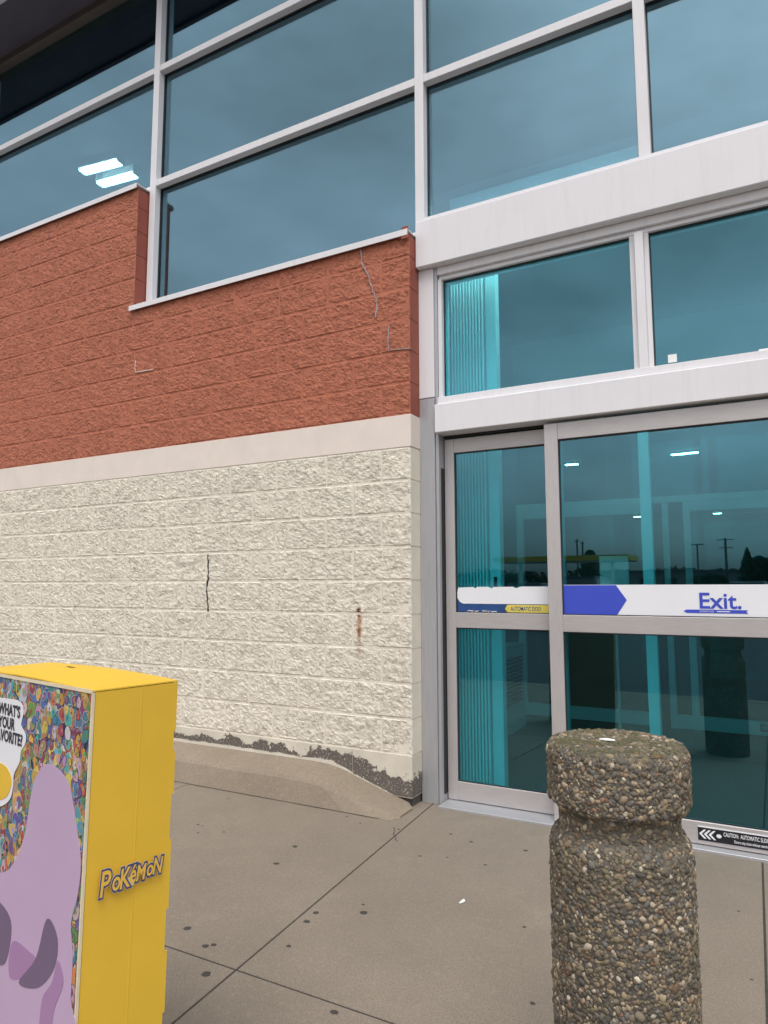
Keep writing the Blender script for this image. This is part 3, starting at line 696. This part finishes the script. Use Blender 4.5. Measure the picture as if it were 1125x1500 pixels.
def collage():
    pal = [(.05, .22, .26), (.42, .10, .06), (.16, .07, .26), (.08, .16, .36), (.52, .25, .05), (.12, .26, .09), (.55, .52, .50), (.28, .06, .12), (.07, .33, .36), (.36, .22, .12), (.60, .44, .10), (.45, .30, .42)]
    rr = random.Random(5); V = []; F = []; Cl = []
    def shape(cs, cz, rad, out, col, k=13):
        ph = [rr.uniform(0, 6.28) for _ in range(3)]; am = (rr.uniform(.0, .25), rr.uniform(0, .22), rr.uniform(0, .14)); ca = rr.uniform(.65, 1.0); n0 = len(V)
        return [(cs+rad*ca*(1+am[0]*math.sin(2*a+ph[0])+am[1]*math.sin(3*a+ph[1])+am[2]*math.sin(5*a+ph[2]))*math.cos(a), cz+rad*(1+am[0]*math.sin(2*a+ph[0])+am[1]*math.sin(3*a+ph[1])+am[2]*math.sin(5*a+ph[2]))*math.sin(a)) for a in (6.2832*i/k for i in range(k))]
    def put(pts, out, col, grow=0., c=(0, 0)):
        n0 = len(V)
        for x, z in pts:
            dx, dz = x-c[0], z-c[1]; l = math.hypot(dx, dz)+1e-6
            x2 = min(Wb-.004, max(.008, x+dx/l*grow)); z2 = min(ZT-.006, max(.004, z+dz/l*grow)); V.append((bp(x2, 0, z2, out)-dis.location)[:]); Cl.append((*col, 1))
        F.append(tuple(range(n0, len(V))))
    for ly in range(4):
        cell = (.058, .046, .036, .026)[ly]; o0 = .0002+ly*.00021
        for i in range(int(Wb/cell)+1):
            for j in range(int(ZT/cell)+1):
                if rr.random() > (.95, .75, .6, .5)[ly] or j*cell < .35: continue
                c = ((i+rr.uniform(.35, .65)+.5*(ly % 2))*cell, (j+rr.uniform(.35, .65))*cell); rad = cell*rr.uniform(.30, .42)
                if not (.012 < c[0] < Wb-.012 and c[1] < ZT-.012): continue
                col = tuple(q*rr.uniform(.8, 1.25) for q in rr.choice(pal)); pts = shape(*c, rad, 0, col)
                put(pts, o0, rr.choice([(.50, .47, .42), (.03, .03, .05), (.52, .40, .12)]), .0016, c); put(pts, o0+.00007, col, 0, c)
                d = rr.uniform(0, 6.28); c2 = (c[0]+rad*.3*math.cos(d), c[1]+rad*.3*math.sin(d)); put(shape(*c2, rad*rr.uniform(.25, .45), 0, col, 8), o0+.00014, tuple(q*rr.uniform(.3, 1.6) for q in rr.choice(pal)), 0, c2)
    me = bpy.data.meshes.new('printed_shapes'); me.from_pydata(V, [], F); at = me.color_attributes.new('ink', 'FLOAT_COLOR', 'POINT'); at.data.foreach_set('color', [q for c in Cl for q in c])
    m, t, b = nodes('printed_ink'); an = N(t, 'ShaderNodeAttribute', attribute_name='ink'); t.links.new(an.outputs['Color'], b.inputs['Base Color']); b.inputs['Roughness'].default_value = .45
    link('printed_shapes', me, m, front)
collage()
def onfront(x, y, out=.0012):
    d = ray(x, y); n = Vd; k = (A0-CAM).dot(n)/d.dot(n); return CAM+d*k-n*out
m_lil = plain('lilac_print', (.50, .36, .52), .5, .03); m_plum = plain('plum_print', (.16, .11, .19), .5, .05); m_mauve = plain('mauve_print', (.36, .20, .38), .5, .05); m_ink = plain('ink_print', (.03, .028, .04), .5, .1)
def smooth_poly(pts, k=5):
    out = []; n = len(pts)
    for i in range(n):
        p0, p1, p2, p3 = (Vector((*pts[(i+j-1) % n], 0)) for j in range(4))
        for s in range(k):
            t = s/k; out.append(.5*((2*p1)+(-p0+p2)*t+(2*p0-5*p1+4*p2-p3)*t*t+(-p0+3*p1-3*p2+p3)*t**3))
    return [(q.x, q.y) for q in out]
def print_px(name, pts, mat, out, z=.36, ox=0, oy=960, smooth=True):
    P = smooth_poly(pts) if smooth else pts
    bm = poly_bm([onfront(ox+x*z, oy+y*z, out) for x, y in P], Vd*.0006)
    return from_bm(name, bm, mat, front)
print_px('lilac_patch', [(205, 440), (275, 505), (300, 600), (318, 720), (332, 850), (318, 980), (292, 1090), (298, 1240), (290, 1400), (285, 1560), (-90, 1560), (-90, 960), (40, 870), (100, 740), (125, 590), (150, 490)], m_lil, .0017)
print_px('plum_patch', [(195, 1070), (238, 1150), (225, 1270), (160, 1350), (80, 1330), (150, 1230)], m_plum, .0025)
print_px('plum_patch', [(-60, 980), (0, 1000), (48, 1080), (40, 1200), (10, 1260), (-60, 1200)], m_plum, .0025)
print_px('mauve_patch', [(240, 1240), (262, 1330), (225, 1440), (205, 1560), (165, 1560), (175, 1400), (215, 1330)], m_mauve, .0025)
print_px('mauve_patch', [(60, 1160), (120, 1200), (150, 1240), (90, 1310), (45, 1310), (40, 1230)], m_mauve, .0023)
print_px('bubble', [(-200, 350), (0, 385), (150, 405), (205, 440), (222, 520), (205, 610), (205, 650), (240, 720), (240, 800), (200, 880), (185, 980), (135, 1090), (125, 1210), (95, 1320), (0, 1385), (-200, 1400)], m_decw, .0021, .16, 0, 960)
print_px('yellow_patch', [(-200, 990), (-40, 975), (60, 1010), (112, 1110), (108, 1210), (60, 1300), (-40, 1330), (-200, 1330)], m_card, .0031, .16, 0, 960)
for txt, px, py in (("WHAT'S", 194, 572), ('YOUR', 142, 684), ('FAVORITE?', 214, 832)):
    text_mesh(txt, .0365, m_ink, 'lettering', front, onfront(px*.16, 960+py*.16, .0027), -U, (0, 0, 1), 'RIGHT', offset=.0012, lift=.0004, spacing=1.03, xs=.84)
m_logo_b = plain('logo_blue', (.055, .06, .16), .5, .05); m_logo_w = plain('logo_pale', (.66, .60, .42), .5, .05); m_logo_y = plain('logo_yellow', (.74, .46, .07), .5, .05)
def onside(x, y):
    d = ray(x, y); k = (A0-CAM).dot(U)/d.dot(U); return CAM+d*k
La, Lb = onside(144, 1311), onside(233, 1279)
e = (Lb-La); Ln = e.length; ex = e.normalized(); n_out = -U; ey = n_out.cross(ex)
letters = [('P', 0.0, 1.5, -.10, .0), ('o', .20, 1.15, -.04, .03), ('K', .315, 1.2, -.06, .0), ('é', .475, 1.1, .02, -.02), ('M', .585, .95, .02, -.06), ('o', .765, .95, .06, -.06), ('N', .865, 1.0, .05, -.08)]
for ch, fx, sc, dy, tl in letters:
    o = La+ex*(Ln*fx)+ey*(Ln*dy*.45); c, s = math.cos(tl), math.sin(tl); e1 = ex*c+ey*s; e2 = ey*c-ex*s
    S = Ln*.335*sc
    for mat, off, lf in ((m_logo_w, .0060, .0004), (m_logo_b, .0051, .0008), (m_logo_y, .0009, .0012)):
        text_mesh(ch, S, mat, 'logo_letter', sp, o, e1, e2, offset=off, lift=lf, shear=.12, xs=.66)

# ------------------------------------------------------------------ what the glass reflects: the car park behind the photographer
m_glassd = plain('car_window', (.02, .025, .03), .08, .1); m_tyre = plain('tyre_rubber', (.02, .02, .02), .8, .2); m_rim = plain('rim_metal', (.4, .4, .42), .3, .1, metallic=.8)
bx('lot_kerb', -60, 60, -4.90, -4.725, -.13, 0.0, m_kerb)['kind'] = 'structure'
def car(name, loc, rot, col, label, tall=0.):
    paint = plain(name+'_paint', col, .25, .03)
    t = thing(name, label, 'car', loc); t.rotation_euler.z = rot
    def part(nm, b, mat):
        bmesh.ops.recalc_face_normals(b, faces=b.faces); me = bpy.data.meshes.new(nm); b.to_mesh(me); b.free(); return link(nm, me, mat, t)
    lo = [(-2.2, .35), (-2.25, .6), (-2.15, .88), (-1.2, .95), (1.0, .98), (1.95, .85), (2.2, .65), (2.22, .35)]
    b = poly_bm([(x, -.88, z) for x, z in lo], (0, 1.76, 0)); bmesh.ops.bevel(b, geom=list(b.edges), offset=.07, segments=2, affect='EDGES'); part('body', b, paint)
    b = bmesh.new(); base = [(-1.95, -.82), (1.15, -.82), (1.15, .82), (-1.95, .82)]; top = [(-1.45, -.62), (.35, -.62), (.35, .62), (-1.45, .62)]
    lo_ = [b.verts.new((x, y, .93)) for x, y in base]; hi_ = [b.verts.new((x, y, 1.42+tall)) for x, y in top]
    for i in range(4): b.faces.new((lo_[i], lo_[(i+1) % 4], hi_[(i+1) % 4], hi_[i]))
    b.faces.new(hi_); b.faces.new(lo_[::-1]); bmesh.ops.bevel(b, geom=list(b.edges), offset=.05, segments=2, affect='EDGES'); part('windows', b, m_glassd)
    part('roof', box_bm(-1.42, .32, -.6, .6, 1.40+tall, 1.46+tall, .02), paint)
    for x in (-1.35, 1.38):
        for s in (-1, 1):
            b = bmesh.new(); bmesh.ops.create_cone(b, cap_ends=True, radius1=.33, radius2=.33, depth=.22, segments=20)
            for v in b.verts: v.co = Vector((x+v.co.x, s*.79+v.co.z, .33+v.co.y))
            w = part('wheel', b, m_tyre)
            b = bmesh.new(); bmesh.ops.create_cone(b, cap_ends=True, radius1=.2, radius2=.2, depth=.23, segments=14)
            for v in b.verts: v.co = Vector((x+v.co.x, s*.792+v.co.z, .33+v.co.y))
            rm = part('rim', b, m_rim); rm.parent = w
    for s in (-1, 1): part('headlight', box_bm(2.12, 2.22, s*.62-.14, s*.62+.14, .62, .74, .01), m_decw)
Zg = -.13
for i, (px, Y, col, lab, tl, rt) in enumerate(((690, -19, (.03, .03, .035), 'black hatchback parked across the lane from the store', .1, 1.5), (770, -20, (.10, .11, .12), 'charcoal parked car facing the store front', .05, 1.55), (850, -19.5, (.02, .03, .05), 'navy tall parked car facing the store front', .25, 1.6), (930, -20.5, (.25, .26, .27), 'silver parked car facing the store front', 0, 1.57), (1010, -27, (.16, .02, .02), 'dark red parked car in the farther row', 0, -1.57), (1100, -27, (.4, .4, .4), 'pale grey parked car in the farther row', .1, -1.5))):
    q = reflpt(px, 870, Y); car('parked_car', (q.x, Y, Zg), rt, col, lab, tl)
m_pole = plain('weathered_pole', (.10, .09, .08), .8, .2)
def pole(px, py, Y, r, name, label, arms):
    q = reflpt(px, py, Y); t = thing(name, label, 'pole', (q.x, Y, Zg))
    from_bm('shaft', lathe_bm([(r*1.3, Zg), (r, q.z)], q.x, Y, 10), m_pole, t)
    for dz, w in arms: bx('arm', q.x-w, q.x+w, Y-.06, Y+.06, q.z-dz-.12, q.z-dz, m_pole, t)
pole(1062, 788, -110, .16, 'utility_pole', 'wooden utility pole with two crossarms beyond the car park', ((.2, 1.2), (1.4, 1.0)))
pole(1021, 797, -90, .09, 'light_pole', 'slim car park light pole beside the utility pole', ((.0, .7),))
pole(845, 790, -120, .13, 'utility_pole', 'bare utility pole behind the yellow canopy', ((.3, .5),))
pole(853, 793, -125, .13, 'utility_pole', 'thin utility pole second behind the yellow canopy', ((.3, .4),))
m_fol = plain('foliage', (.045, .07, .03), .8, .4, 2); m_bark = plain('bark', (.07, .055, .045), .9, .2)
def tree(px, ptop, Y, wid, cone, label):
    q = reflpt(px, ptop, Y); H = q.z-Zg; t = thing('tree', label, 'tree', (q.x, Y, Zg))
    from_bm('trunk', lathe_bm([(H*.03, Zg), (H*.012, Zg+H*.8)], q.x, Y, 8), m_bark, t)
    n = 2600; P = []
    for i in range(n):
        h = random.random(); rr = wid*((1-h)**.8 if cone else math.sqrt(max(0, 1-(2*h-1)**2)))*(.55+.45*noise.noise(Vector((px+h*5, i % 7, Y))))
        a_ = random.random()*6.283; k = math.sqrt(random.random()); P.append((q.x+rr*k*math.cos(a_), Y+rr*k*math.sin(a_), Zg+H*(.12+.88*h)))
    V = []; F = []
    for i, p in enumerate(P):
        s = wid*.07; d1 = Vector([random.uniform(-1, 1) for _ in range(3)]).normalized()*s; d2 = d1.orthogonal().normalized()*s*.6; p = Vector(p)-Vector((q.x, Y, Zg))
        V += [p-d1, p-d2, p+d1, p+d2]; F.append((4*i, 4*i+1, 4*i+2, 4*i+3))
    me = bpy.data.meshes.new('crown'); me.from_pydata([v[:] for v in V], [], F); link('crown', me, m_fol, t)
tree(1094, 803, -80, 2.3, True, 'pointed dark conifer across the car park')
tree(1112, 815, -78, 2.6, False, 'round dark tree beside the conifer')
tree(1040, 842, -95, 4.0, False, 'low broad tree left of the conifer')
tree(864, 806, -100, 2.6, False, 'small round tree rising behind the yellow canopy')
tree(655, 822, -60, 2.2, True, 'narrow tree at the far edge of the car park')
tree(745, 843, -120, 5.0, False, 'broad tree far beyond the yellow canopy')
can = thing('fuel_canopy', 'flat canopy with yellow fascia on posts across the road', 'canopy', (-17, -70, Zg))
a, b = reflpt(722, 818, -70), reflpt(921, 818, -70)
m_cy = plain('canopy_yellow', (.62, .40, .03), .5, .05)
bx('fascia', a.x, b.x, -76, -70, 3.95, 4.5, m_cy, can); bx('ceiling', a.x+.1, b.x-.1, -75.9, -70.1, 3.90, 3.948, m_white, can)
for f in (.15, .5, .85):
    x = a.x+(b.x-a.x)*f; bx('post', x-.15, x+.15, -73.2, -72.9, Zg, 3.9, m_white, can)
st = thing('low_shop', 'low pale shop building far across the road', 'building', (-5, -115, Zg)); q = reflpt(960, 850, -115)
bx('wall', q.x-8, q.x+16, -122, -115, Zg, 3.4, m_in, st); bx('roof', q.x-8.3, q.x+16.3, -122.3, -114.7, 3.4, 3.8, m_soffit, st)
for i in range(6): bx('window', q.x-6+i*3.6, q.x-4+i*3.6, -115.03, -114.98, .9, 2.5, m_glassd, st)
bm = bmesh.new()                                # far wood along the horizon
V = []; F = []
for i in range(9000):
    x = random.uniform(-330, 330); y = -260+random.uniform(-12, 12); h = 7+4*noise.noise(Vector((x*.035, 0, 3)))+2*noise.noise(Vector((x*.15, 0, 9))); p = Vector((x, y, Zg+h*random.random()**.7))
    d1 = Vector([random.uniform(-1, 1) for _ in range(3)]).normalized()*1.3; d2 = d1.orthogonal().normalized()
    V += [p-d1, p-d2, p+d1, p+d2]; F.append((4*i, 4*i+1, 4*i+2, 4*i+3))
bm.free(); me = bpy.data.meshes.new('far_wood'); me.from_pydata([v[:] for v in V], [], F); fw = link('far_wood', me, m_fol); fw['kind'] = 'stuff'
fw['label'] = 'dark wood along the horizon beyond the car park'; fw['category'] = 'wood'
